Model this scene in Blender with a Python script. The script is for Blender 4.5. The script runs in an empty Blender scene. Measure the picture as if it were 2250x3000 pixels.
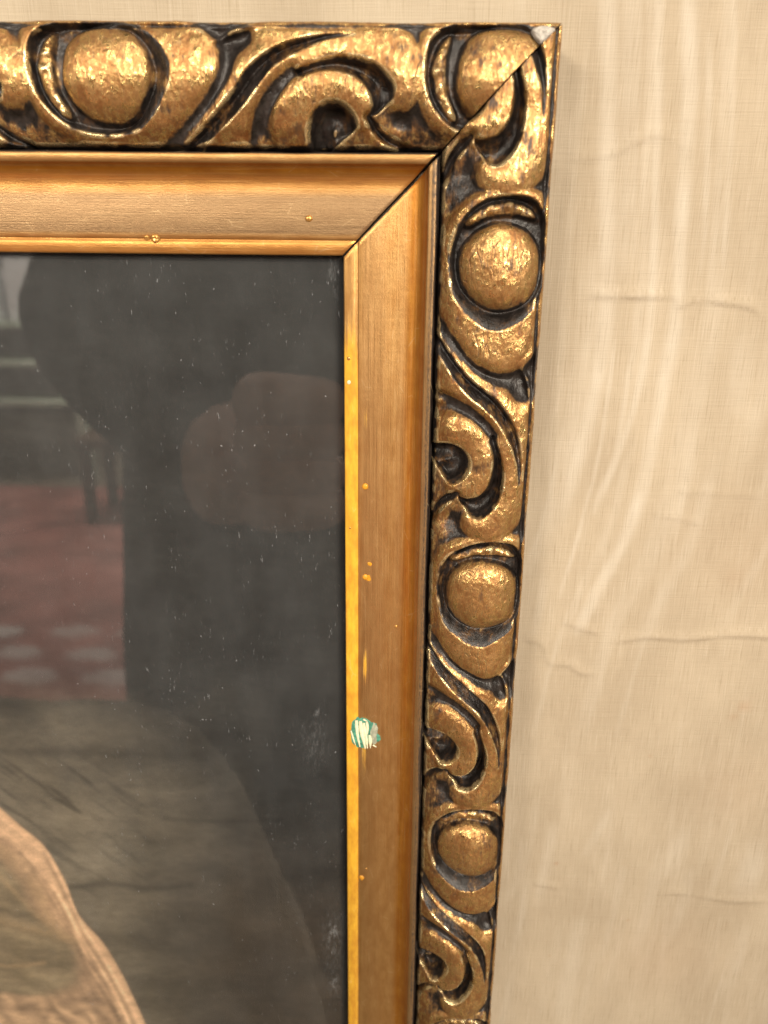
import bpy, math, random
import numpy as np
from mathutils import Matrix, Vector

random.seed(7)
RNG = np.random.default_rng(7)
SC = bpy.context.scene
COL = SC.collection
MM = 0.001

# ------------------------------------------------------------------ camera
CZ = 1.35                                   # height of the lens above the floor
cam_d = bpy.data.cameras.new("camera")
cam = bpy.data.objects.new("camera", cam_d)
COL.objects.link(cam)
th, ps, ro = math.radians(18.293), math.radians(-1.167), math.radians(0.607)
f = Vector((math.sin(ps) * math.cos(th), math.cos(ps) * math.cos(th), -math.sin(th)))
r = Vector((math.cos(ps), -math.sin(ps), 0))
u = r.cross(f)
r2 = math.cos(ro) * r + math.sin(ro) * u
u2 = -math.sin(ro) * r + math.cos(ro) * u
m = Matrix((r2, u2, -f)).transposed().to_4x4()
m.translation = Vector((0, -0.3, CZ))
cam.matrix_world = m
cam_d.sensor_fit = 'VERTICAL'
cam_d.sensor_height = 24.0
cam_d.lens = 18.0
cam_d.clip_start = 0.01
cam_d.clip_end = 50
cam_d.dof.use_dof = True
cam_d.dof.focus_distance = 0.325
cam_d.dof.aperture_fstop = 5.2
SC.camera = cam

# ------------------------------------------------------------------ light
world = bpy.data.worlds.new("World")
SC.world = world
world.use_nodes = True
wbg = world.node_tree.nodes["Background"]
wbg.inputs[0].default_value = (1.0, 0.93, 0.84, 1)
wbg.inputs[1].default_value = 0.22


def area(name, loc, target, sx, sy, power, col):
    d = bpy.data.lights.new(name, 'AREA')
    d.shape = 'RECTANGLE'
    d.size, d.size_y, d.energy, d.color = sx, sy, power, col
    o = bpy.data.objects.new(name, d)
    COL.objects.link(o)
    o.location = loc
    o.rotation_euler = (Vector(target) - Vector(loc)).to_track_quat('-Z', 'Y').to_euler()
    return o


WARM = (1.0, 0.88, 0.73)
area("ceiling_or_fill_lamp", (2.3, -4.4, CZ + 1.35), (0.0, 0, CZ - 0.5), 2.0, 0.8, 275, WARM)
area("ceiling_or_fill_lamp", (0.45, -0.95, CZ + 1.40), (0.05, -0.05, CZ - 0.40), 1.2, 0.5, 15, WARM)
area("ceiling_or_fill_lamp", (-1.4, -3.3, CZ + 1.25), (-1.5, -3.7, 0), 1.2, 0.6, 240, WARM)  # added fill lamp, brightens the rug and shelf in the reflection
area("ceiling_or_fill_lamp", (-2.2, -3.3, CZ + 1.5), (0, 0, CZ - 0.4), 1.4, 0.7, 62, WARM)

vs = SC.view_settings
vs.view_transform = 'Standard'
vs.look = 'None'
vs.exposure = 0.04
vs.gamma = 1.0
SC.cycles.use_denoising = True
SC.cycles.max_bounces = 8
SC.cycles.caustics_reflective = False
SC.cycles.caustics_refractive = False
SC.cycles.sample_clamp_indirect = 4.0

# ------------------------------------------------------------------ frame geometry constants (metres)
XC, ZC = 0.0531616, 0.0770469               # outer top right corner of the frame, seen from the lens foot
P = 134.236                                 # period of the carved pattern, mm
YW = 0.028                                  # wall surface
BASE = Vector((XC, YW, CZ + ZC))            # origin of the frame


def side_pt(U, V, H):
    """u down the right-hand rail, v inwards, h out of the wall, all mm -> world"""
    return np.stack([XC - V * MM, -H * MM, CZ + ZC - U * MM], -1)


def top_pt(U, V, H):
    return np.stack([XC + U * MM, -H * MM, CZ + ZC - V * MM], -1)


# ------------------------------------------------------------------ helpers
def sstep(a, b, x):
    t = np.clip((x - a) / (b - a), 0, 1)
    return t * t * (3 - 2 * t)


_lat = RNG.random((256, 256))


def vnoise(x, y):
    xi, yi = np.floor(x).astype(int), np.floor(y).astype(int)
    fx, fy = x - xi, y - yi
    fx, fy = fx * fx * (3 - 2 * fx), fy * fy * (3 - 2 * fy)
    g = lambda a, b: _lat[a & 255, b & 255]
    return (g(xi, yi) * (1 - fx) * (1 - fy) + g(xi + 1, yi) * fx * (1 - fy) + g(xi, yi + 1) * (1 - fx) * fy + g(xi + 1, yi + 1) * fx * fy) - 0.5


def fbm(x, y, o=4):
    s, a = 0, 1.0
    for k in range(o):
        s = s + a * vnoise(x * 2 ** k + 17.3 * k, y * 2 ** k + 5.1 * k)
        a *= 0.5
    return s


def smooth(pts, closed=False, n=5):
    """Catmull-Rom through the points"""
    p = np.array(pts, float)
    if closed:
        q = np.vstack([p[-1:], p, p[:2]])
    else:
        q = np.vstack([2 * p[:1] - p[1:2], p, 2 * p[-1:] - p[-2:-1]])
    out = []
    for i in range(1, len(q) - 2):
        a, b, c, d = q[i - 1], q[i], q[i + 1], q[i + 2]
        for t in np.linspace(0, 1, n, endpoint=False):
            out.append(0.5 * (2 * b + (c - a) * t + (2 * a - 5 * b + 4 * c - d) * t * t + (3 * b - a - 3 * c + d) * t ** 3))
    if not closed:
        out.append(q[-2])
    return np.array(out)


def dist_line(pts, X, Y, cut=None):
    d = np.full(X.shape, 1e9)
    for (ax, ay), (bx, by) in zip(pts[:-1], pts[1:]):
        dx, dy = bx - ax, by - ay
        L = dx * dx + dy * dy + 1e-12
        t = np.clip(((X - ax) * dx + (Y - ay) * dy) / L, 0, 1)
        d = np.minimum(d, (X - ax - t * dx) ** 2 + (Y - ay - t * dy) ** 2)
    return np.sqrt(d)


def sd_poly(pts, X, Y):
    """signed distance, positive inside"""
    p = np.vstack([pts, pts[:1]])
    d = dist_line(p, X, Y)
    ins = np.zeros(X.shape, bool)
    for (ax, ay), (bx, by) in zip(p[:-1], p[1:]):
        if ay == by:
            continue
        c = (ay > Y) != (by > Y)
        ins ^= c & (X < (bx - ax) * (Y - ay) / (by - ay) + ax)
    return np.where(ins, d, -d)


def box_blur(a, nu, nv):
    """periodic in axis 0, clamped in axis 1"""
    k = a.copy()
    for _ in range(2):
        c = sum(np.roll(k, s, 0) for s in range(-nu, nu + 1)) / (2 * nu + 1)
        pd = np.pad(c, ((0, 0), (nv, nv)), mode='edge')
        k = sum(pd[:, s:s + a.shape[1]] for s in range(2 * nv + 1)) / (2 * nv + 1)
    return k


# ------------------------------------------------------------------ object helpers
def link(o, parent=None):
    COL.objects.link(o)
    if parent is not None:
        o.parent = parent
    return o


def tag(o, label=None, cat=None, group=None, kind=None):
    for k, v in (("label", label), ("category", cat), ("group", group), ("kind", kind)):
        if v:
            o[k] = v
    return o


def empty(name, loc):
    o = bpy.data.objects.new(name, None)
    o.empty_display_size = 0.05
    o.location = loc
    return link(o)


def mesh_np(name, verts, faces, mat, parent=None, origin=(0, 0, 0), attrs=None, normals=None, smooth_shade=True):
    me = bpy.data.meshes.new(name)
    v = np.asarray(verts, float) - np.asarray(origin, float)
    me.from_pydata([], [], []) if False else None
    faces = np.asarray(faces)
    nf, k = faces.shape
    me.vertices.add(len(v))
    me.vertices.foreach_set("co", v.astype(np.float32).ravel())
    me.loops.add(nf * k)
    me.loops.foreach_set("vertex_index", faces.astype(np.int32).ravel())
    me.polygons.add(nf)
    me.polygons.foreach_set("loop_start", np.arange(0, nf * k, k, dtype=np.int32))
    me.update(calc_edges=True)
    me.validate()
    me.polygons.foreach_set("use_smooth", np.full(len(me.polygons), smooth_shade))
    for an, arr in (attrs or {}).items():
        arr = np.asarray(arr, float)
        if arr.ndim == 2:
            a = me.color_attributes.new(an, 'FLOAT_COLOR', 'POINT')
            c = np.ones((len(v), 4), np.float32)
            c[:, :3] = arr
            a.data.foreach_set("color", c.ravel())
        else:
            a = me.attributes.new(an, 'FLOAT', 'POINT')
            a.data.foreach_set("value", arr.astype(np.float32))
    if normals is not None:
        me.normals_split_custom_set_from_vertices(normals.astype(np.float32))
    me.materials.append(mat)
    o = bpy.data.objects.new(name, me)
    return link(o, parent)


def grid_faces(nu, nv, flip=False):
    i = np.arange(nu * nv).reshape(nu, nv)
    a, b, c, d = i[:-1, :-1].ravel(), i[1:, :-1].ravel(), i[1:, 1:].ravel(), i[:-1, 1:].ravel()
    return np.stack([a, d, c, b] if flip else [a, b, c, d], -1)


def grid_normals(pts):
    du = np.gradient(pts, axis=0)
    dv = np.gradient(pts, axis=1)
    n = np.cross(du, dv)
    n /= np.linalg.norm(n, axis=-1, keepdims=True) + 1e-12
    if n[..., 1].mean() > 0:
        n = -n
    return n


def py_mesh(name, verts, faces, mat, parent=None, origin=(0, 0, 0), smooth_shade=True):
    me = bpy.data.meshes.new(name)
    me.from_pydata([tuple(np.asarray(p) - np.asarray(origin)) for p in verts], [], faces)
    me.update()
    for q in me.polygons:
        q.use_smooth = smooth_shade
    me.materials.append(mat)
    return link(bpy.data.objects.new(name, me), parent)


def box(name, lo, hi, mat, parent=None, origin=(0, 0, 0), bev=0.0):
    (x0, y0, z0), (x1, y1, z1) = lo, hi
    v = [(x0, y0, z0), (x1, y0, z0), (x1, y1, z0), (x0, y1, z0), (x0, y0, z1), (x1, y0, z1), (x1, y1, z1), (x0, y1, z1)]
    fc = [(0, 3, 2, 1), (4, 5, 6, 7), (0, 1, 5, 4), (1, 2, 6, 5), (2, 3, 7, 6), (3, 0, 4, 7)]
    o = py_mesh(name, v, fc, mat, parent, origin, False)
    if bev:
        b = o.modifiers.new("bevel", 'BEVEL')
        b.width, b.segments = bev, 3
    return o


# ------------------------------------------------------------------ materials
class NT:
    def __init__(self, name):
        self.m = bpy.data.materials.new(name)
        self.m.use_nodes = True
        self.t = self.m.node_tree
        self.t.nodes.clear()
        self.out = self.n('ShaderNodeOutputMaterial')

    def n(self, typ, **kw):
        o = self.t.nodes.new(typ)
        for k, v in kw.items():
            setattr(o, k, v)
        return o

    def l(self, a, b):
        self.t.links.new(a, b)

    def val(self, sock, v):
        if hasattr(v, 'is_linked') or isinstance(v, bpy.types.NodeSocket):
            self.l(v, sock)
        else:
            sock.default_value = v

    def math(self, op, a, b=None, c=None, clamp=False):
        o = self.n('ShaderNodeMath', operation=op, use_clamp=clamp)
        self.val(o.inputs[0], a)
        if b is not None:
            self.val(o.inputs[1], b)
        if c is not None:
            self.val(o.inputs[2], c)
        return o.outputs[0]

    def mix(self, fac, a, b, mode='MIX'):
        o = self.n('ShaderNodeMix', data_type='RGBA', blend_type=mode)
        self.val(o.inputs[0], fac)
        for s, v in ((o.inputs[6], a), (o.inputs[7], b)):
            self.val(s, v if not isinstance(v, tuple) else (*v, 1)[:4])
        return o.outputs[2]

    def mixf(self, fac, a, b):
        o = self.n('ShaderNodeMix', data_type='FLOAT')
        self.val(o.inputs[0], fac)
        self.val(o.inputs[2], a)
        self.val(o.inputs[3], b)
        return o.outputs[0]

    def rng(self, x, a, b, c=0.0, d=1.0, smooth_=True):
        o = self.n('ShaderNodeMapRange', interpolation_type='SMOOTHSTEP' if smooth_ else 'LINEAR')
        self.val(o.inputs['Value'], x)
        for i, v in zip(('From Min', 'From Max', 'To Min', 'To Max'), (a, b, c, d)):
            o.inputs[i].default_value = v
        return o.outputs[0]

    def coord(self, scale):
        tc = self.n('ShaderNodeTexCoord')
        mp = self.n('ShaderNodeMapping')
        mp.inputs['Scale'].default_value = scale
        self.l(tc.outputs['Object'], mp.inputs['Vector'])
        return mp.outputs[0]

    def noise(self, scale, s=1.0, detail=4, rough=0.55, dist=0.0):
        o = self.n('ShaderNodeTexNoise')
        self.l(self.coord(scale), o.inputs['Vector'])
        o.inputs['Scale'].default_value = s
        o.inputs['Detail'].default_value = detail
        o.inputs['Roughness'].default_value = rough
        o.inputs['Distortion'].default_value = dist
        return o.outputs['Fac']

    def voro(self, scale, feature='F1', rnd=1.0):
        o = self.n('ShaderNodeTexVoronoi', feature=feature)
        self.l(self.coord(scale), o.inputs['Vector'])
        o.inputs['Scale'].default_value = 1.0
        o.inputs['Randomness'].default_value = rnd
        return o.outputs['Distance']

    def attr(self, name, fac=True):
        o = self.n('ShaderNodeAttribute', attribute_name=name)
        return o.outputs['Fac'] if fac else o.outputs['Color']

    def bump(self, h, strength, dist, normal=None):
        o = self.n('ShaderNodeBump')
        o.inputs['Strength'].default_value = strength
        o.inputs['Distance'].default_value = dist
        self.l(h, o.inputs['Height'])
        if normal is not None:
            self.l(normal, o.inputs['Normal'])
        return o.outputs[0]

    def bsdf(self, col, rough=0.5, metal=0.0, normal=None, spec=0.5, out=True, **kw):
        b = self.n('ShaderNodeBsdfPrincipled')
        self.val(b.inputs['Base Color'], (*col, 1) if isinstance(col, tuple) else col)
        self.val(b.inputs['Roughness'], rough)
        self.val(b.inputs['Metallic'], metal)
        b.inputs['Specular IOR Level'].default_value = spec
        if normal is not None:
            self.l(normal, b.inputs['Normal'])
        for k, v in kw.items():
            self.val(b.inputs[k], v)
        if out:
            self.l(b.outputs[0], self.out.inputs[0])
        return b.outputs[0]


def simple(name, col, rough=0.6, metal=0.0, var=0.25, scale=60.0, bump=0.0):
    t = NT(name)
    nz = t.noise((scale,) * 3, 1.0, 4)
    c = t.mix(t.rng(nz, 0.25, 0.75), tuple(x * (1 - var) for x in col), tuple(min(1, x * (1 + var)) for x in col))
    t.bsdf(c, rough, metal, t.bump(nz, bump, 0.002) if bump else None)
    return t.m


def gilt_material():
    t = NT("antique_gilding")
    gold = t.attr("gold")
    edge = t.attr("edge")
    shade_tone = t.attr("shade_tone")
    grain = t.noise((1000, 1000, 190), 1.0, 5, 0.68)        # fine upright grain
    mott = t.noise((260, 260, 130), 1.0, 5, 0.62)
    big = t.noise((60, 60, 60), 1.0, 3, 0.5)
    leaf = t.noise((900, 900, 480), 1.0, 4, 0.75)
    glint = t.noise((620, 620, 330), 1.0, 3, 0.7)
    crk = t.voro((420, 420, 75), 'DISTANCE_TO_EDGE')
    crackmask = t.math('MULTIPLY', t.rng(crk, 0.0, 0.07, 1.0, 0.0), t.rng(big, 0.52, 0.66))
    pit = t.math('MULTIPLY', t.rng(grain, 0.43, 0.32), t.rng(big, 0.35, 0.6, 0.35, 1.0))
    # where gold survives
    g = t.math('ADD', gold, t.math('MULTIPLY', t.math('SUBTRACT', mott, 0.5), 1.5))
    g = t.math('ADD', g, t.math('MULTIPLY', t.math('SUBTRACT', grain, 0.5), 1.1))
    fac = t.rng(g, 0.24, 0.74)
    fac = t.math('MULTIPLY', fac, t.math('SUBTRACT', 1.0, t.math('MULTIPLY', crackmask, 0.8)))
    fac = t.math('MULTIPLY', fac, t.math('SUBTRACT', 1.0, t.math('MULTIPLY', pit, 0.75)))
    ed = t.math('MULTIPLY', t.rng(edge, 0.30, 0.72), t.rng(leaf, 0.30, 0.48, 0.25, 1.0))
    fac = t.math('MAXIMUM', fac, ed)
    c_g = t.mix(t.rng(big, 0.3, 0.7), (0.300, 0.136, 0.047), (0.37, 0.188, 0.066))
    c_g = t.mix(t.rng(mott, 0.32, 0.72), c_g, (0.45, 0.268, 0.108))
    c_g = t.mix(t.math('MULTIPLY', shade_tone, 0.75, clamp=True), c_g, (0.22, 0.082, 0.024))
    gl = t.math('MULTIPLY', t.rng(glint, 0.44, 0.60), t.rng(mott, 0.38, 0.55, 0.2, 1.0))
    c_g = t.mix(t.math('MULTIPLY', gl, 0.8), c_g, (0.78, 0.53, 0.21))
    c_g = t.mix(ed, c_g, (0.86, 0.68, 0.37))
    c_d = t.mix(t.rng(mott, 0.35, 0.7), (0.008, 0.006, 0.005), (0.036, 0.029, 0.026))
    c_d = t.mix(t.rng(g, 0.02, 0.3), c_d, (0.070, 0.036, 0.016))
    col = t.mix(fac, c_d, c_g)
    h = t.math('ADD', t.math('MULTIPLY', leaf, 0.5), t.math('MULTIPLY', grain, 0.7))
    h = t.math('SUBTRACT', h, t.math('MULTIPLY', crackmask, 1.4))
    b1 = t.bump(h, 0.30, 0.0008)
    b2 = t.bump(mott, 0.32, 0.0014, t.bump(glint, 0.30, 0.0009, b1))
    rough = t.mixf(fac, 0.36, t.mixf(t.math('MAXIMUM', gl, ed), 0.42, 0.22))
    t.bsdf(col, rough, t.math('MULTIPLY', fac, t.mixf(gl, 0.78, 1.0)), b2, 0.5)
    return t.m


def liner_material():
    t = NT("bronze_gilt_slip")
    along = t.attr("along")          # mm along the rail
    across = t.attr("across")        # mm across the rail
    yel = t.attr("yellow")
    rub = t.attr("rub")
    cx = t.n('ShaderNodeCombineXYZ')
    t.l(along, cx.inputs[0])
    t.l(across, cx.inputs[1])

    def nz(sx, sy, det=4, rough=0.6):
        mp = t.n('ShaderNodeMapping')
        mp.inputs['Scale'].default_value = (sx, sy, 1)
        t.l(cx.outputs[0], mp.inputs[0])
        o = t.n('ShaderNodeTexNoise')
        t.l(mp.outputs[0], o.inputs['Vector'])
        o.inputs['Scale'].default_value = 1
        o.inputs['Detail'].default_value = det
        o.inputs['Roughness'].default_value = rough
        return o.outputs['Fac']
    st = nz(0.022, 2.0, 5, 0.65)
    fine = nz(0.45, 2.2, 5, 0.7)
    blot = nz(0.09, 0.22, 4)
    scr = nz(0.35, 0.08, 2)
    c = t.mix(t.rng(blot, 0.3, 0.7), (0.50, 0.260, 0.080), (0.62, 0.360, 0.130))
    c = t.mix(t.attr("cove"), c, t.mix(t.rng(blot, 0.3, 0.7), (0.50, 0.185, 0.022), (0.62, 0.27, 0.035)))
    c = t.mix(t.rng(st, 0.50, 0.74, 0, 0.5), c, (0.64, 0.43, 0.20))
    c = t.mix(t.math('MULTIPLY', t.attr('pale'), 0.85, clamp=True), c, (0.235, 0.165, 0.100))
    c = t.mix(t.rng(fine, 0.62, 0.80, 0, 0.4), c, (0.74, 0.56, 0.32))
    c = t.mix(t.rng(fine, 0.36, 0.20, 0, 0.35), c, (0.22, 0.10, 0.04))
    c = t.mix(t.math('MULTIPLY', rub, 0.70, clamp=True), c, (0.50, 0.295, 0.125))
    yk = t.math('ADD', yel, t.math('MULTIPLY', t.math('SUBTRACT', st, 0.5), 1.2))
    yk = t.math('ADD', yk, t.math('MULTIPLY', t.math('SUBTRACT', fine, 0.5), 0.5))
    yk = t.math('MULTIPLY', t.rng(yk, 0.34, 0.80), 0.88)
    c = t.mix(yk, c, t.mix(t.rng(blot, 0.3, 0.7), (0.64, 0.30, 0.020), (0.86, 0.50, 0.030)))
    dark = t.attr("dirt")
    dk = t.math('ADD', dark, t.math('MULTIPLY', t.math('SUBTRACT', st, 0.5), 0.9))
    dk = t.rng(t.math('ADD', dk, t.math('MULTIPLY', t.math('SUBTRACT', fine, 0.5), 0.7)), 0.4, 0.75)
    c = t.mix(dk, c, (0.030, 0.022, 0.018))
    vs1 = t.n('ShaderNodeTexVoronoi', feature='DISTANCE_TO_EDGE')
    mp1 = t.n('ShaderNodeMapping')
    mp1.inputs['Scale'].default_value = (0.055, 0.13, 1)
    mp1.inputs['Rotation'].default_value = (0, 0, 0.5)
    t.l(cx.outputs[0], mp1.inputs[0])
    t.l(mp1.outputs[0], vs1.inputs['Vector'])
    vs1.inputs['Scale'].default_value = 1.0
    sc_ = t.math('MULTIPLY', t.rng(vs1.outputs['Distance'], 0.004, 0.020, 1.0, 0.0), t.rng(blot, 0.52, 0.62))
    c = t.mix(t.math('MULTIPLY', sc_, 0.22), c, (0.78, 0.58, 0.33))
    metal = t.math('MULTIPLY', t.math('MULTIPLY', t.math('SUBTRACT', 1.0, dk), 0.86), t.math('SUBTRACT', 1.0, yk))
    h = t.math('ADD', t.math('MULTIPLY', st, 0.35), t.math('MULTIPLY', fine, 0.5))
    h = t.math('ADD', h, t.math('MULTIPLY', scr, 0.3))
    t.bsdf(c, t.rng(st, 0.3, 0.7, 0.32, 0.48), metal, t.bump(h, 0.30, 0.0006), 0.5)
    return t.m


def wall_material():
    t = NT("linen_wall_cloth")
    streak = t.attr("streak")
    stain = t.attr("stain")
    warp = t.noise((1750, 1750, 60), 1.0, 2, 0.5)           # upright threads
    weft = t.noise((60, 60, 1900), 1.0, 2, 0.5)             # level threads
    slub = t.noise((30, 30, 700), 1.0, 3, 0.6)
    blot = t.noise((22, 22, 12), 1.0, 5, 0.6)
    speck = t.noise((700, 700, 700), 1.0, 3, 0.7)
    runs = t.noise((110, 110, 9), 1.0, 4, 0.6)
    c = t.mix(t.rng(blot, 0.3, 0.72), (0.415, 0.345, 0.250), (0.510, 0.434, 0.322))
    c = t.mix(t.rng(runs, 0.5, 0.8, 0, 0.35), c, (0.60, 0.535, 0.43))
    c = t.mix(t.math('MULTIPLY', streak, 0.58, clamp=True), c, (0.66, 0.615, 0.525))
    wv = t.math('ADD', t.math('MULTIPLY', t.math('SUBTRACT', warp, 0.5), 0.9), t.math('MULTIPLY', t.math('SUBTRACT', weft, 0.5), 0.22))
    c = t.mix(t.rng(wv, 0.00, -0.34, 0, 0.45), c, (0.25, 0.19, 0.115))
    c = t.mix(t.rng(wv, 0.05, 0.32, 0, 0.35), c, (0.66, 0.59, 0.48))
    c = t.mix(t.rng(slub, 0.68, 0.78, 0, 0.15), c, (0.64, 0.57, 0.45))
    c = t.mix(t.rng(slub, 0.32, 0.22, 0, 0.2), c, (0.36, 0.26, 0.16))
    c = t.mix(t.rng(speck, 0.70, 0.80, 0, 0.35), c, (0.25, 0.17, 0.10))
    c = t.mix(t.math('MULTIPLY', stain, 0.6, clamp=True), c, (0.40, 0.24, 0.14))
    h = t.math('ADD', warp, t.math('MULTIPLY', weft, 0.9))
    t.bsdf(c, 0.85, 0.0, t.bump(h, 0.35, 0.0005), 0.2)
    return t.m


def print_material():
    t = NT("sepia_print")
    c = t.attr("ink", False)
    g1 = t.noise((1500, 1500, 1500), 1.0, 3, 0.6)
    g2 = t.noise((130, 130, 260), 1.0, 4, 0.6)
    c = t.mix(0.30, c, t.mix(t.rng(g1, 0.25, 0.75), (0.55, 0.55, 0.55), (1.45, 1.45, 1.45)), 'MULTIPLY')
    c = t.mix(0.35, c, t.mix(t.rng(g2, 0.25, 0.75), (0.6, 0.6, 0.6), (1.4, 1.4, 1.4)), 'MULTIPLY')
    t.bsdf(c, 0.5, 0.0, None, 0.3)
    return t.m


def glass_material():
    t = NT("dusty_window_glass")
    fr = t.n('ShaderNodeLayerWeight')
    fr.inputs['Blend'].default_value = 0.5
    f5 = t.math('POWER', fr.outputs['Facing'], 5.0)
    refl = t.math('MULTIPLY', t.math('ADD', t.math('MULTIPLY', f5, 0.957), 0.043), 1.95, clamp=True)   # both faces of the pane
    tr = t.n('ShaderNodeBsdfTransparent')
    tr.inputs[0].default_value = (0.97, 0.985, 0.975, 1)
    gl = t.n('ShaderNodeBsdfGlossy')
    gl.inputs['Roughness'].default_value = 0.02
    mx = t.n('ShaderNodeMixShader')
    t.l(refl, mx.inputs[0])
    t.l(tr.outputs[0], mx.inputs[1])
    t.l(gl.outputs[0], mx.inputs[2])
    # dust: thin grey film, little upright fibres and specks
    fib = t.noise((900, 900, 260), 1.0, 3, 0.75)
    msk = t.noise((35, 35, 35), 1.0, 3, 0.6)
    spk = t.noise((520, 520, 420), 1.0, 2, 0.5)
    dust = t.math('MULTIPLY', t.rng(fib, 0.635, 0.78), t.rng(msk, 0.40, 0.60))
    dust = t.math('ADD', t.math('MULTIPLY', dust, 0.30), t.math('MULTIPLY', t.rng(spk, 0.745, 0.80), 0.24))
    dust = t.math('ADD', dust, t.math('MULTIPLY', t.attr("scuff"), t.math('MULTIPLY', t.rng(fib, 0.40, 0.72), 0.26)))
    dust = t.math('ADD', dust, t.rng(t.noise((60, 60, 25), 1.0, 4), 0.2, 0.8, 0.014, 0.036), clamp=True)
    df = t.n('ShaderNodeBsdfDiffuse')
    df.inputs[0].default_value = (0.66, 0.70, 0.74, 1)
    m2 = t.n('ShaderNodeMixShader')
    t.l(dust, m2.inputs[0])
    t.l(mx.outputs[0], m2.inputs[1])
    t.l(df.outputs[0], m2.inputs[2])
    t.l(m2.outputs[0], t.out.inputs[0])
    return t.m


M_GILT, M_LINER, M_WALL, M_PRINT, M_GLASS = gilt_material(), liner_material(), wall_material(), print_material(), glass_material()
M_WOOD = simple("stained_back_wood", (0.075, 0.040, 0.022), 0.6, var=0.5, scale=250)
M_CHIP = simple("bare_plaster", (0.50, 0.47, 0.42), 0.55, var=0.25, scale=700, bump=0.6)
M_TEAL = simple("teal_paint", (0.075, 0.27, 0.19), 0.35, var=0.5, scale=500)
M_CREAM = simple("cream_paint", (0.80, 0.78, 0.55), 0.4, var=0.12, scale=500)
M_DRIP = simple("amber_varnish", (0.66, 0.30, 0.025), 0.22, var=0.2, scale=500)
M_DRIPG = simple("gilt_varnish", (0.55, 0.29, 0.08), 0.25, metal=0.6, var=0.2, scale=400)

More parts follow.
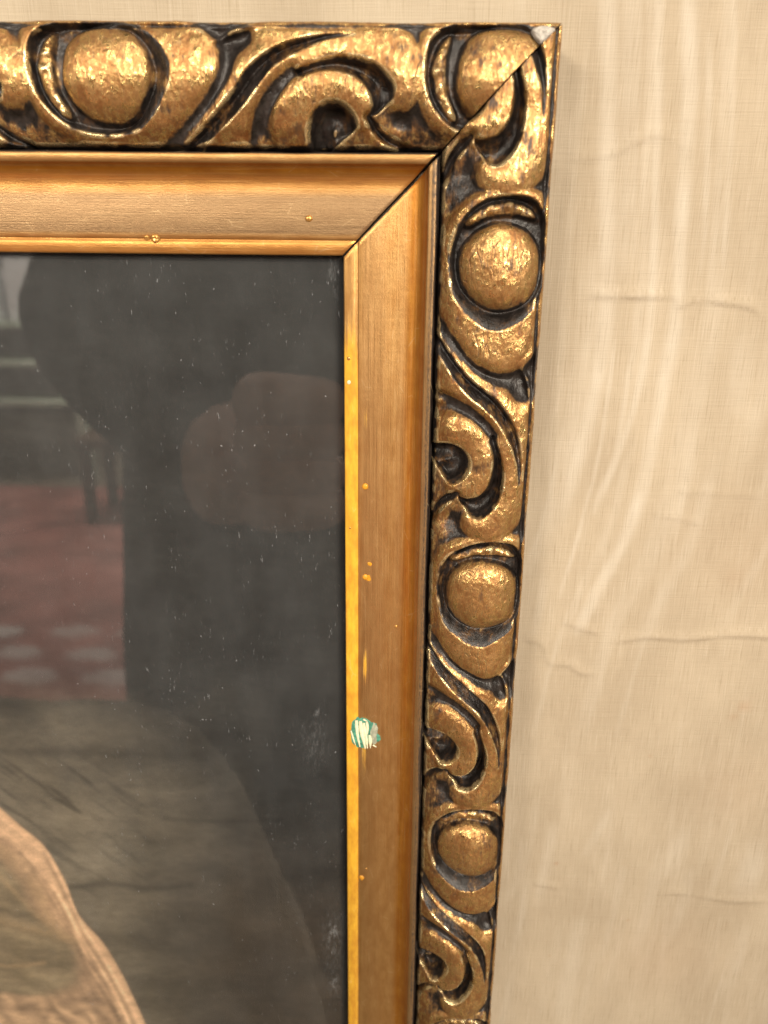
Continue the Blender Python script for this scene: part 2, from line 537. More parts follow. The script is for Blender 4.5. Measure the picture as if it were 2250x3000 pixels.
# ------------------------------------------------------------------ wall: one sheet of linen covering, creased
def build_wall():
    cr = [([(39.7, -9.7), (39.0, -18.8), (37.7, -27.9), (34.1, -34.1), (31.0, -44.2), (33.9, -52.4), (34.5, -55.1)], .30),
          ([(90.7, -19.5), (90.8, -41.8), (90.9, -57.7), (94.3, -60.2), (92.2, -66.9), (92.7, -78.0), (94.6, -89.4), (98.3, -95.5)], .62),
          ([(248.2, -46.5), (247.1, -54.4), (245.1, -65.4), (246.0, -79.9), (245.0, -90.9), (243.3, -105.0), (244.0, -122.6), (247, -150)], .75),
          ([(247.3, -6.3), (250.7, -16.2), (259.7, -20.1), (261.3, -30.0), (264.9, -35.2), (265.6, -43.4)], .50),
          ([(398.7, -83.5), (395.9, -97.6), (398.7, -116.0), (400.6, -128.9), (399.9, -148.6), (402, -180)], .40),
          ([(392.7, -21.3), (394.5, -36.0)], .3),
          ([(238.0, -24.8), (241.3, -33.1), (243.8, -42.9)], .35), ([(183.4, -58.2), (188.6, -83.1)], .2), ([(173.7, -67.5), (175.3, -109.6)], .2)]
    sk = [([(-19.0, -19.6), (20.0, -24.2), (56.2, -27.2), (95.3, -30.4), (123.2, -29.6), (152.7, -25.1), (188.9, -19.2)], 5.6, .8),
          ([(-19.0, -30.7), (43.7, -36.5), (81.8, -40.1)], 2.5, .4), ([(-19.0, -38.1), (31.6, -43.6), (81.7, -47.6), (122.9, -48.2), (152.5, -42.8), (183.8, -34.0)], 2.8, .75),
          ([(-19.1, -49.2), (19.8, -54.4), (55.9, -56.6), (94.9, -59.6), (122.8, -58.2), (167.6, -54.8), (196.5, -49.0), (225.4, -37.9), (243.2, -31.6)], 4.4, .85),
          ([(-19.1, -65.2), (31.4, -71.6), (81.4, -76.3)], 2.2, .55), ([(-2.8, -58.9), (55.8, -65.9), (81.5, -66.8)], 1.9, .55),
          ([(137.1, -73.0), (167.3, -72.7), (192.9, -70.0)], 3.8, .5), ([(108.3, -88.7), (136.8, -91.7)], 7.5, .4),
          ([(109.0, -35.3), (152.6, -33.9), (192.0, -28.6), (225.8, -22.2)], 1.5, .6), ([(108.9, -43.8), (160.1, -40.6), (175.8, -37.7)], 1.8, .6),
          ([(357.1, -96.1), (383.6, -92.4)], 6.2, .55), ([(362.4, -135.3), (395.9, -133.6)], 10.0, .5), ([(354.9, -29.2), (406.4, -26.0)], 5.0, .4),
          ([(417.4, -48.9), (492.5, -44.0)], 7.5, .35), ([(345.5, -56.4), (371.7, -48.3)], 3.8, .4), ([(217.3, -15.2), (243.6, -12.4)], 3.1, .4)]
    stn = [(281.7, -115.8, 3, .5), (287.5, -111.7, 2, .35), (311.1, -74.0, 1.0, .5), (378.8, -32.9, .9, .9), (415.3, -74.4, .9, .6), (213.9, -100.5, 5, .15), (442.0, -34.2, .8, .5), (440, -95, 30, .22), (330, -120, 22, .16), (200, -105, 26, .14)]
    # coordinates: u down from the frame's corner, v inwards (negative = right of the frame)
    us = np.concatenate([[-1250, -600, -250, -120, -60], np.arange(-32, 520, 0.9), [560, 620, 700, 900, 1350]])
    vs_ = np.concatenate([[-1900, -900, -400, -250], np.arange(-178, 12, 0.9), np.arange(14, 250, 4), [300, 400, 700, 1400]])
    U, V = np.meshgrid(us, vs_, indexing='ij')
    H = 0.35 * fbm(U / 45, V / 45, 3) + 0.10 * fbm(U / 9, V / 9, 2)
    live = V < 12
    for pts, a in cr:
        p = smooth(pts)
        near = (V < 0) & (U > p[:, 0].min() - 12) & (U < p[:, 0].max() + 12)
        Un, Vn = U[near], V[near]
        d = dist_line(p, Un, Vn)
        uline = np.interp(-Vn, -p[:, 1], p[:, 0]) if p[0, 1] > p[-1, 1] else np.interp(Vn, p[:, 1], p[:, 0])
        s = Un - uline                                       # >0 below the crease
        tl = (p[0, 1] - Vn) / (p[0, 1] - p[-1, 1])
        env = sstep(-0.02, 0.12, tl) * sstep(1.03, 0.85, tl)
        n = 0.7 + 0.8 * vnoise(Vn / 7, Un * 0 + a * 50)
        pf = np.where(s < 0, np.exp(-(d / 3.0) ** 2), np.exp(-(d / 1.3) ** 2))
        H[near] += a * pf * n * env * 2.0
    K = np.zeros_like(U)
    rs = np.random.default_rng(4)
    fam = np.array([(-19, 0), (20, -4), (56, -6.5), (95, -9), (123, -8), (168, -4), (197, 1), (225, 10), (250, 17), (300, 24)], float)
    for k in range(20):
        v0, u0, ln = rs.uniform(-125, -4), rs.uniform(-60, 220), rs.uniform(70, 190)
        p = [(a, b + v0) for a, b in fam]
        sk.append((p, rs.uniform(1.2, 5.5), -1.0 * rs.uniform(.16, .42), max(-19, u0), min(300, u0 + ln)))
    for k in range(16):
        u0, v0 = rs.uniform(330, 470), rs.uniform(-140, -10)
        sk.append(([(u0, v0), (u0 + 25, v0 + 1.5), (u0 + rs.uniform(30, 70), v0 + 6)], rs.uniform(1.5, 6), rs.uniform(.12, .30)))
    for pts, w, a, *lim in sk:
        p = smooth(pts)
        near = live & (U > p[:, 0].min() - 15) & (U < p[:, 0].max() + 15)
        d = dist_line(p, U[near] + 0 * V[near], V[near] + 0.8 * fbm(U[near] / 18, V[near] / 4, 2))
        ul, uh = lim if lim else (p[:, 0].min(), p[:, 0].max())
        a = abs(a)
        env = sstep(ul - 12, ul + 12, U[near]) * sstep(uh + 12, uh - 18, U[near])
        K[near] = np.maximum(K[near], a * np.exp(-(d / (w * 0.66)) ** 2.6) * env * (0.85 + 0.5 * fbm(U[near] / 14, V[near] / 6, 2)))
    S = np.zeros_like(U)
    for su, sv, rr, a in stn:
        S += a * np.exp(-((U - su) ** 2 + (V - sv) ** 2) / rr ** 2)
    pts = side_pt(U, V, H - 28.0)
    pts[..., 1] = YW - H * MM * 0.8
    o = mesh_np("wall", pts.reshape(-1, 3), grid_faces(*U.shape, True), M_WALL, attrs={"streak": K.ravel(), "stain": S.ravel()})
    tag(o, "cream linen covered wall with creases and pale streaks behind the gilded frame", kind="structure")


build_wall()

# ------------------------------------------------------------------ carved pattern, one period, mm
OVAL = smooth([(0, 16), (0.3, 11), (1.8, 6), (5, 2.8), (9.5, 0.9), (15, 0.3), (24, 0.3), (33, 0.8), (40, 3), (45, 7.5), (48.3, 13.5), (48.6, 18), (46.8, 23), (43, 28.5), (38, 32.8), (32.5, 35.2), (26, 36.3), (18.5, 36.2), (12, 34.5), (6.8, 31), (2.6, 25.5), (.6, 20.5)], True)
BERRY = smooth([(10.2, 18), (11.2, 12), (13.4, 7), (18.5, 3), (24, 1.6), (31, 1.6), (36.5, 3.5), (40.5, 8.5), (42, 15), (41, 21.5), (37, 28), (31, 32.1), (24.5, 32.8), (18.6, 31.2), (13.8, 27), (11.2, 22.5)], True)
CAP = smooth([(2, 17), (2.6, 11.5), (5.5, 6.5), (9, 3.8), (9.2, 6), (8.1, 11), (7.8, 17), (8.8, 23), (12, 29.5), (10, 31.5), (6, 28), (3.2, 23)], True)
CUP = smooth([(24, 38.6), (32, 39), (40, 37.8), (48.5, 33.5), (55.5, 28.2), (60.5, 22), (63.2, 15.5), (62.8, 9.5), (59.5, 4.8), (53, 2.0), (45, 1.2), (38, 1), (24, 10), (20, 24)], True)
GU = smooth([(46, 42), (52, 38), (57.5, 34.3), (63, 29), (68.5, 22.8), (73.5, 17), (79, 12.2), (85, 8.6), (91, 6.3), (97, 5.2), (104, 4.6), (111, 4.6)])
GL = smooth([(49.5, 43), (57, 39.6), (64.8, 34.3), (72, 27.6), (78, 20.6), (83.2, 15.6), (89, 11.9), (95.5, 9.0), (102, 6.6), (108, 5.6), (111.5, 4.8)])
LEAFR = [(112, 1.1), (119, 1.9), (125.5, 4.6), (130.5, 8.6), (133.2, 13.5), (133.4, 18), (131.6, 22.6), (128.5, 25.5), (125.5, 25.6), (124.2, 23)]
LEAFL = [(124.2, 23), (124.6, 20), (122, 16.2), (117.5, 13.2), (112, 11.8), (106, 11.5), (101, 12.4), (95, 14.2), (90, 15.6)]
LEAF = smooth([(44, 42), (51, 37.2), (56.8, 33), (62, 28), (67.3, 21.8), (71.8, 16), (75.5, 11.5), (78, 8.5), (79, 5.5), (80, 2.5), (86, 1.2), (100, .8)] + LEAFR + LEAFL[1:] + [(85, 19), (80, 23.5), (76.5, 28.5), (74, 34), (73, 42)], True)
VOLO = [(86, 40), (83, 34), (83.5, 28), (87, 22.5), (92, 18.2), (98, 16.2), (104.5, 15.9), (110.5, 17.2), (114.5, 20.5), (116, 25), (115, 29), (113.6, 31.6), (111.2, 32.0)]
VOLI = [(111.2, 31.8), (109.9, 28.6), (106.4, 25.6), (102, 24.6), (97.6, 26.2), (94.4, 29.8), (93.4, 34.5), (94.4, 40)]
VOLUTE = smooth(VOLO + VOLI[1:], True)
EYE = smooth(VOLI + [(101, 40), (105.5, 36.5), (109.5, 33.5)], True)
CRES = smooth([(90, 15.6), (95, 14.2), (101, 12.4), (106, 11.5), (112, 11.8), (117.5, 13.2), (122, 16.2), (124.6, 20), (124.2, 23), (121, 25), (118, 28), (115.5, 28.5), (116.3, 25), (114.7, 20.3), (110.5, 17), (104.5, 15.7), (98, 16), (92.5, 17.6)], True)
VALLEY = smooth([(73.5, 41), (75, 34), (78.5, 26.5), (83.5, 20.5), (89.5, 16)])
GRD = smooth([(45, 40.5), (53, 34), (58.8, 28.3), (63.2, 22.5), (66.8, 16.5), (68, 10), (66, 5)])
HOOK = smooth([(115, 29.5), (118, 33.3), (122.5, 36.8), (129, 39.5)])
BLOCK = smooth([(97, 41), (99, 37.5), (105, 36), (111, 33.5), (114.5, 32), (118, 35.5), (122, 38), (127, 40.5)], True)
YR = smooth([(50, 1.0), (58, 3), (63, 6.8), (68, 4.6), (76, 2.2), (86, 1.3)])

DU = 0.3
NU = 448
NV = 143


def T_of(v):
    return np.where(v > 17, 2.2 - 5.2 * (np.maximum(v - 17, 0) / 21) ** 2, 2.2 - 3.6 * (np.maximum(17 - v, 0) / 17) ** 2)


def motif():
    ug = np.arange(NU) * (P / NU)
    vg = np.linspace(0, 42, NV)
    U, V = np.meshgrid(ug, vg, indexing='ij')

    def per(pts, fn, op):
        outs = [fn(pts + np.array([s, 0]), U, V) for s in (-P, 0, P)]
        return op(op(outs[0], outs[1]), outs[2])
    sO, sB, sC = (per(p, sd_poly, np.maximum) for p in (OVAL, BERRY, CAP))
    sCup = per(CUP, sd_poly, np.maximum)
    sL, sV, sE, sX, sBk = sd_poly(LEAF, U, V), sd_poly(VOLUTE, U, V), sd_poly(EYE, U, V), sd_poly(CRES, U, V), sd_poly(BLOCK, U, V)
    dgu, dgl = dist_line(GU, U, V), dist_line(GL, U, V)
    sG = sd_poly(np.vstack([GU, GL[::-1]]), U, V)
    T = T_of(V)
    rim = sO + 1.3
    cup = np.where(sO > 0, 5, sCup)
    raise_ = np.maximum(np.maximum(cup, sL), np.maximum(sV, rim))
    fall = sstep(-4.2, -0.2, raise_)
    fall = np.maximum(fall, 0.45 * sstep(-1, 1.5, sBk))
    # the ground climbs softly towards the S ridge and the outer edge
    gnd = 2.7 * (1 - fall) * (0.45 + 0.55 * sstep(0, 9, dgu)) * (0.55 + 0.45 * sstep(0, 6, V))
    h = T - gnd
    rr = np.maximum(np.minimum(np.maximum(np.maximum(cup, sL), sV), np.where(sG > -9, dgu + 0.0 if False else 9, 9)), 0)
    h = h + 0.9 * (1 - np.exp(-rr / 2.2)) - 0.5
    # hollow outer corner with the little Y ridge
    hol = np.exp(-(((U - 71) / 6) ** 2 + ((V - 6.5) / 3.2) ** 2)) + 0.8 * np.exp(-(((U - 62) / 6) ** 2 + ((V - 3.2) / 2.2) ** 2))
    h -= 1.7 * hol
    dY = per(YR, dist_line, np.minimum)
    h = np.maximum(h, np.minimum(T - 0.2, h + 2.4 * np.exp(-(dY / 0.9) ** 2)))
    # valley between strip and volute
    dv = dist_line(VALLEY, U, V)
    h -= 2.4 * np.exp(-(dv / 2.1) ** 2)
    dgr = dist_line(GRD, U, V)
    h -= 1.3 * np.exp(-(dgr / 2.6) ** 2) * (sO < 0)
    # S groove: steep under the upper lip, a slope back up to the lower one
    t = dgu / (dgu + dgl + 1e-6)
    wd = dgu + dgl
    pf = np.where(t < .25, sstep(0, .25, t), 1 - ((t - .25) / .75) ** 1.3)
    h -= np.where(sG > 0, np.minimum(5.0, wd * 0.95) * pf, 0)
    # crescent between leaf and volute
    dl = dist_line(smooth(LEAFL), U, V)
    dvo = dist_line(smooth(VOLO), U, V)
    t = dl / (dl + dvo + 1e-6)
    wd = np.minimum(dl + dvo, 9)
    pf = np.where(t < .2, sstep(0, .2, t), 1 - 0.45 * ((t - .2) / .8)) * sstep(1.0, .86, t)
    h -= np.where(sX > 0, np.minimum(6.2, wd * 1.15) * pf, 0)
    # eye of the volute
    di = dist_line(smooth(VOLI), U, V)
    h -= np.where(sE > 0, 7.0 * sstep(0, 2.2, di) * (1 - 0.65 * sstep(5, 12, di)) * sstep(-.2, 2.2, sE + 1.2), 0)
    # hook groove and pit behind the leaf end
    dh = dist_line(HOOK, U, V)
    h -= 3.6 * np.exp(-(dh / 1.25) ** 2)
    h -= 2.4 * np.exp(-(((U - 127) / 4.5) ** 2 + ((V - 31) / 4.5) ** 2))
    # the egg in its cup
    ww = 1.7 + 5.4 * sstep(24, 45, U) * sstep(38, 26, V) + 1.5 * sstep(26, 34, V)
    inn = T - 6.0 * sstep(0, 1, sO / ww)
    dome = lambda s, R: np.sqrt(np.maximum(0, 1 - (1 - np.clip(s / R, 0, 1)) ** 2))
    inn = np.where(sC > 0, np.maximum(inn, T - 5.4 + 4.0 * dome(sC, 2.9) * (0.85 + 0.5 * fbm(U / 3, V / 3, 2))), inn)
    inn = np.where(sB > 0, np.maximum(inn, T - 5.6 + 6.9 * dome(sB, 13.0) ** 0.8), inn)
    h = np.where(sO > 0, np.minimum(inn, T + 3), h)
    # sight side quirk and outer bead
    h -= 5.5 * sstep(38.6, 40.4, V) + 1.2 * sstep(33, 39, V)
    h -= 2.0 * np.exp(-((V - 2.0) / .6) ** 2) * (sO < 0.5)
    h = box_blur(h, 1, 1)
    cav = h - box_blur(h, 9, 9)
    cavf = h - box_blur(h, 3, 3)
    depth = T - h
    gold = sstep(3.3, 0.9, depth) * 0.62 + sstep(-0.7, 0.45, cav) * 0.45
    gold = np.where(sB > 0.3, np.maximum(gold, sstep(0.2, 2.6, sB)), gold)
    gold -= 0.50 * (1 - fall) * (sO < 0) - 0.36 * (1 - fall) * sstep(-7, -1, sO) * (sO < 0)
    gold += 0.48 * (1 - fall) * sstep(22, 30, V) * (sO < 0)
    gold -= 0.50 * hol * sstep(0.5, 1.5, dY)
    gold -= 0.62 * np.exp(-(dv / 2.0) ** 2)
    gold -= 0.85 * np.exp(-(dgr / 2.3) ** 2) * (sO < -1)
    gold = np.where((sO > 0) & (sB < 0.3), np.minimum(gold, np.where(sC > 0.6, 0.62, 0.02)), gold)
    grv = np.maximum(np.maximum(sstep(-0.4, 0.4, sX), sstep(-0.3, 0.8, sE) * (1 - 0.8 * sstep(6.5, 10.5, di))), sstep(-0.35, 0.25, sG))
    gold = gold * (1 - grv) + 0.02 * grv
    gold -= 0.9 * sstep(38.4, 39.6, V)
    edge = 0.8 * sstep(0.12, 0.42, cavf) * (sB < 0)
    ln = lambda d, w: np.exp(-(d / w) ** 2)  # painted highlight lines on groove lips and ridges, over the worn gold
    edge = np.maximum(edge, 0.95 * ln(dgl - 0.15, .32) * (sG < 0.3) * sstep(50, 56, U))
    edge = np.maximum(edge, 0.80 * ln(dgu - 0.2, .32) * (sG < 0.2) * sstep(54, 58, U) * sstep(104, 92, U))
    edge = np.maximum(edge, 0.95 * ln(sO + 0.3, .35) * sstep(8, 20, V))
    edge = np.maximum(edge, 0.6 * ln(dY, .5)) * sstep(2.4, 3.2, V)
    shade_tone = sstep(24, 38, V) * 0.8  # painted shade: gilding browner toward the inner, down-facing side
    lab = np.zeros(U.shape, int)
    lab[sO > 0] = 4                                         # cup hollow and cap
    lab[sB > 0] = 1
    lab[(sV > 0)] = 2
    lab[(sL > 0) & (sG < 0) & (dgl < dgu) | (sL > 0) & (U > 111.5)] = 3
    lab[(sCup > 0) & (sO <= 0)] = 5
    return dict(h=h, gold=gold, edge=edge, shade_tone=shade_tone, lab=lab)


MOT = motif()


def sample(name, um, vm):
    a = MOT[name]
    x = (um / P * NU) % NU
    y = np.clip(vm / 42 * (NV - 1), 0, NV - 1.001)
    xi, yi = np.floor(x).astype(int), np.floor(y).astype(int)
    fx, fy = x - xi, y - yi
    x0, x1 = xi % NU, (xi + 1) % NU
    if a.dtype.kind == 'i':
        return a[np.where(fx < .5, x0, x1), np.where(fy < .5, yi, yi + 1)]
    return a[x0, yi] * (1 - fx) * (1 - fy) + a[x1, yi] * fx * (1 - fy) + a[x0, yi + 1] * (1 - fx) * fy + a[x1, yi + 1] * fx * fy


VEND = 41.0
PARTS = {1: "egg_boss", 2: "scroll", 3: "leaf", 4: "cup_hollow", 5: "cup"}

frame = empty("picture_frame", BASE)
tag(frame, "gilded carved wooden picture frame with worn egg and scroll moulding hung on the cream wall", "picture frame")


def carved_rail(name, pt, sgn, uend, knots, seed):
    """knots: pairs (u on this rail, u in the pattern); sgn: +1 rail runs down, -1 rail runs to the left"""
    v = np.linspace(0, VEND, 142)
    n = int(uend / 0.3)
    s = np.linspace(0, 1, n)
    S, V = np.meshgrid(s, v, indexing='ij')
    jag = 0.24 + 0.32 * np.abs(fbm(V * 1.3 + seed, V * 0 + seed, 3)) + 0.12 * sstep(20, 40, V)
    start = V + jag
    U = start + (uend - start) * S                          # distance from the corner along the rail
    ua = U * sgn
    k = np.array(sorted(knots))
    um = np.interp(ua, k[:, 0], k[:, 1])
    wu = 2.0 * fbm(ua / 26 + seed, V / 26, 2)
    wv = 1.5 * fbm(ua / 22 + 40 + seed, V / 22 + 9, 2)
    damp = sstep(0, 5, V) * sstep(41, 35, V)
    uu, vv = um + wu, np.clip(V + wv * damp, 0, 42)
    h = sample("h", uu, vv)
    irr = 0.45 * fbm(ua / 7 + seed, V / 7, 3) + 0.16 * fbm(ua / 1.6, V / 1.6 + seed, 2)
    h = h + irr * 0.9 + 0.35 * fbm(ua / 30 + seed, V * 0 + 3, 2)
    h -= 1.6 * sstep(1.0, 0.0, V)
    if sgn < 0:
        h += 1.5 * np.exp(-((V - 2.0) / .6) ** 2) * sstep(-0.15, 0.1, fbm(ua / 14, V * 0 + 2, 2))
    gold = np.minimum(sample("gold", uu, vv), 0.84) + 0.50 * fbm(ua / 9 + seed, V / 9, 4) + 0.25 * fbm(ua / 2.2 + seed, V / 2.2, 3)
    gold = gold - (0.8 if sgn > 0 else 0.25) * np.exp(-((V - 2.0) / .6) ** 2) + 0.35 * sstep(1.3, 0.6, V)
    edge = sample("edge", uu, vv) * (0.66 + 1.1 * fbm(ua / 4, V / 4 + seed, 2))
    shade_tone = sample("shade_tone", uu, vv)
    lab = sample("lab", uu, vv)
    pts = pt(ua, V, h)
    nrm = grid_normals(pts)
    root_v = np.arange(n * len(v)).reshape(n, len(v))
    fc = grid_faces(n, len(v), flip=(sgn > 0))
    fl = lab[:-1, :-1].ravel()
    per_id = np.floor((um[:-1, :-1].ravel() + 0.4) / P).astype(int)
    P3, N3 = pts.reshape(-1, 3), nrm.reshape(-1, 3)
    at = {"gold": gold.ravel(), "edge": edge.ravel(), "shade_tone": shade_tone.ravel()}

    def sub(nm, mask, parent):
        q = fc[mask]
        idx, inv = np.unique(q, return_inverse=True)
        return mesh_np(nm, P3[idx], inv.reshape(q.shape), M_GILT, parent, BASE, {a: b[idx] for a, b in at.items()}, N3[idx])
    def islands(mask):
        ii = np.where(mask)[0]
        q = fc[ii]
        lb = np.arange(len(P3))
        for _ in range(4000):
            mn = lb[q].min(1)
            old = lb[q].sum()
            np.minimum.at(lb, q.ravel(), np.repeat(mn, 4))
            lb = lb[lb]
            if lb[q].sum() == old:
                break
        return ii, lb[q[:, 0]]
    extra = np.zeros(len(fc), bool)
    todo = []
    for kk in sorted(set(per_id)):
        for lb_, nm in PARTS.items():
            mk = (fl == lb_) & (per_id == kk)
            if mk.sum() == 0:
                continue
            ii, isl = islands(mk)
            ids, cnt = np.unique(isl, return_counts=True)
            best = ids[cnt.argmax()]
            keep = np.zeros(len(fc), bool)
            keep[ii[isl == best]] = True
            extra |= mk & ~keep
            if cnt.max() > 60:
                todo.append((nm, keep))
            else:
                extra |= keep
    rail = sub(name, (fl == 0) | extra, frame)
    for nm, keep in todo:
        sub(nm, keep, rail)
    # outer side, mitre cheek and the wooden back of the rail, closed down to the wall
    def skirt(nm, line, depth):
        a = np.array(line)
        b = a.copy()
        b[:, 1] = depth
        q = np.vstack([a, b])
        m_ = len(a)
        fcs = [(i, i + 1, m_ + i + 1, m_ + i) for i in range(m_ - 1)]
        mesh_np(nm, q, np.array(fcs), M_WOOD, rail, BASE)
    skirt("outer_side", pts[::4, 0], YW - 0.0005)
    skirt("mitre_cheek", pts[0, :], YW - 0.0005)
    return rail


SIDE_KN = [(-79.9, -P), (54.3, 0), (187.5, P), (321.7, 2 * P), (453.4, 3 * P), (587.6, 4 * P)]
TOP_KN = [(-460.5, -2 * P), (-322.7, -P), (-184.9, 0), (-47.1, P), (90.7, 2 * P)]
carved_rail("carved_side_rail", side_pt, 1, 545.0, SIDE_KN, 3.0)
carved_rail("carved_top_rail", top_pt, -1, 300.0, TOP_KN, 11.0)

# ------------------------------------------------------------------ plain gilt slip inside the carving
PROF = [(40.0, -11), (40.5, -10.2), (40.8, -7.0), (41.2, -6.2), (42.0, -5.9), (43.4, -6.0), (44.2, -6.4), (44.5, -7.2), (44.7, -8.6), (45.5, -10.0), (46.8, -11.3),
        (48.5, -12.3), (50.5, -12.8), (53, -12.9), (57, -12.8), (61, -12.65), (65, -12.6), (69.0, -12.75), (70.3, -13.05), (70.8, -13.4), (71.2, -13.3), (72.2, -12.9), (74, -12.9), (75.6, -13.2), (76.2, -13.6), (76.35, -14.4), (76.35, -17.2)]


def slip_rail(name, pt, sgn, uend, seed):
    p = np.array(PROF)
    q = smooth(p, False, 4)
    v, hp = q[:, 0], q[:, 1]
    n = int(uend / 1.0)
    s = np.linspace(0, 1, n)
    S, V = np.meshgrid(s, v, indexing='ij')
    HP = np.broadcast_to(hp, S.shape)
    jag = 0.48 + 0.45 * np.abs(fbm(V * 0.9 + seed, V * 0 + seed, 3)) + 0.25 * sstep(72, 60, V)
    U = V + jag + (uend - V - jag) * S
    ua = U * sgn
    H = HP + 0.10 * fbm(ua / 25 + seed, V / 12, 3) + 0.16 * fbm(ua / 40, V * 0 + seed, 2)
    H = H - 0.5 * sstep(1.2, 0.0, U - V - jag) * 0.8       # edges of the mitre worn over
    Vw = V + 0.22 * fbm(ua / 35 + 7, V * 0 + seed, 2) * sstep(76, 60, V)
    pts = pt(ua, Vw, H)
    lip = sstep(70.2, 71.2, V)
    inner_line = np.exp(-((V - 67.6) / 1.2) ** 2)
    if sgn > 0:
        yel = lip * (0.15 + 0.85 * sstep(95, 125, U)) * (1 - 0.42 * sstep(330, 400, U)) * (0.75 + 0.25 * sstep(180, 215, U))
        yel = yel + inner_line * 0.8 * (np.exp(-((U - 297) / 22) ** 2) + np.exp(-((U - 255) / 10) ** 2) + 0.7 * np.exp(-((U - 140) / 9) ** 2) + 0.5 * np.exp(-((U - 168) / 3) ** 2))
        yel = yel + 0.24 * lip
        rub = np.clip(sstep(49, 56, V) * sstep(70.5, 66, V) * (1.25 - 0.5 * sstep(52, 62, V) * 0) + 0.25, 0, 1)
        rub = rub * (1 - 0.95 * np.exp(-((V - 56.5) / 3.6) ** 2)) * (0.75 - 0.35 * sstep(200, 400, U))  # rub thinned along a lengthwise band to paint its sheen
    else:
        yel = 0.12 * lip + 0 * V
        rub = 0.15 * sstep(47, 52, V) + 0.5 * sstep(46, 48, V) * sstep(53, 50, V)
    dirt = sstep(41.4, 40.6, V) + 0.40 * sstep(46.0, 45.2, V) * sstep(44.5, 44.8, V) + (0.60 if sgn > 0 else 0.26) * sstep(44.4, 42.6, V)
    dirt = dirt + 0.35 * sstep(76.0, 76.4, V)
    cove = sstep(45.0, 46.0, V) * sstep(53.5, 49.5, V) + (0.5 * lip if sgn < 0 else 0)
    pale = sstep(52, 56, V) * sstep(70, 68, V) * (0.95 if sgn < 0 else 0.1) + (0.6 if sgn > 0 else 0.3) * sstep(44.6, 44.0, V)
    at = {"pale": pale.ravel(), "cove": cove.ravel(), "along": ua.ravel(), "across": V.ravel() + seed * 10, "yellow": yel.ravel(), "rub": rub.ravel(), "dirt": dirt.ravel()}
    fc = grid_faces(n, len(v), flip=(sgn > 0))
    P3, N3 = pts.reshape(-1, 3), grid_normals(pts).reshape(-1, 3)
    vf = V[:-1, :-1].ravel()

    def sub(nm, mask, parent):
        qq = fc[mask]
        idx, inv = np.unique(qq, return_inverse=True)
        return mesh_np(nm, P3[idx], inv.reshape(qq.shape), M_LINER, parent, BASE, {a: b[idx] for a, b in at.items()}, N3[idx])
    slip = sub(name, (vf >= 44.4) & (vf < 70.4), frame)
    sub("fillet", vf < 44.4, slip)
    sub("sight_edge", vf >= 70.4, slip)
    a = pts[0, :]
    b = a.copy()
    b[:, 1] = YW - 0.004
    m_ = len(a)
    mesh_np("mitre_cheek", np.vstack([a, b]), np.array([(i, i + 1, m_ + i + 1, m_ + i) for i in range(m_ - 1)]), M_WOOD, slip, BASE)
    return slip


slip_side = slip_rail("side_slip", side_pt, 1, 545.0, 2.0)
slip_top = slip_rail("top_slip", top_pt, -1, 300.0, 5.0)


def slip_h(v):
    return float(np.interp(v, [p[0] for p in PROF], [p[1] for p in PROF]))


# ------------------------------------------------------------------ chip, paint fleck, varnish drips
def blob(name, pt, u0, v0, ru, rv, hh, mat, parent, seed=0, n=18, rings=5, jag=0.12, base=None, ring=False):
    """a low mound with an uneven outline lying on the moulding"""
    vs2, fc = [], []
    hb = slip_h(v0) if base is None else base
    for j in range(rings + 1):
        q = j / rings
        for i in range(n):
            a = 2 * math.pi * i / n
            k = 1 + jag * 2 * float(vnoise(np.array(math.cos(a) * 1.7 + seed * 3.1), np.array(math.sin(a) * 1.7 + seed * 1.7)))
            prof = math.sqrt(max(0, 1 - q * q))
            if ring:
                prof = 0.35 + 0.75 * math.exp(-((q - .7) / .25) ** 2) if q < 0.98 else 0
            uu, vv = u0 + ru * q * k * math.cos(a), v0 + rv * q * k * math.sin(a)
            hs = (slip_h(min(vv, 76)) if base is None else base)
            vs2.append(pt(np.array(uu), np.array(vv), np.array(hs - 0.06 + hh * prof)))
    for j in range(rings):
        for i in range(n):
            fc.append((j * n + i, j * n + (i + 1) % n, (j + 1) * n + (i + 1) % n, (j + 1) * n + i))
    return py_mesh(name, vs2, fc, mat, parent, BASE)


def drip(pt, u0, v0, rr, mat, parent, seed):
    d = blob("varnish_drip", pt, u0, v0, rr, rr * .9, rr * .55, mat, parent, seed)
    blob("halo", pt, u0 + rr * .2, v0 - rr * .3, rr * 2.0, rr * 1.7, 0.10, M_DRIP, d, seed + 5, jag=.35) if mat is M_DRIP else None
    return d


for i, (a, b, rr, mt) in enumerate([(169.2, 67.6, 1.5, M_DRIP), (210.9, 67.5, 1.4, M_DRIP), (204.3, 66.0, 0.7, M_DRIP), (376.8, 68.9, 1.5, M_DRIP), (115.6, 74.4, .9, M_DRIPG), (125.2, 74.4, 1.0, M_CREAM), (234.8, 53.6, .9, M_DRIPG), (188.0, 74.2, .6, M_DRIPG), (371, 66.5, .6, M_DRIPG)]):
    drip(side_pt, a, b, rr, mt, slip_side, i)
for i, (a, b, rr) in enumerate([(-89.4, 63.0, 1.5), (-152.5, 70.6, 1.2), (-149.2, 70.8, 1.9)]):
    drip(top_pt, a, b, rr, M_DRIPG, slip_top, i + 20)

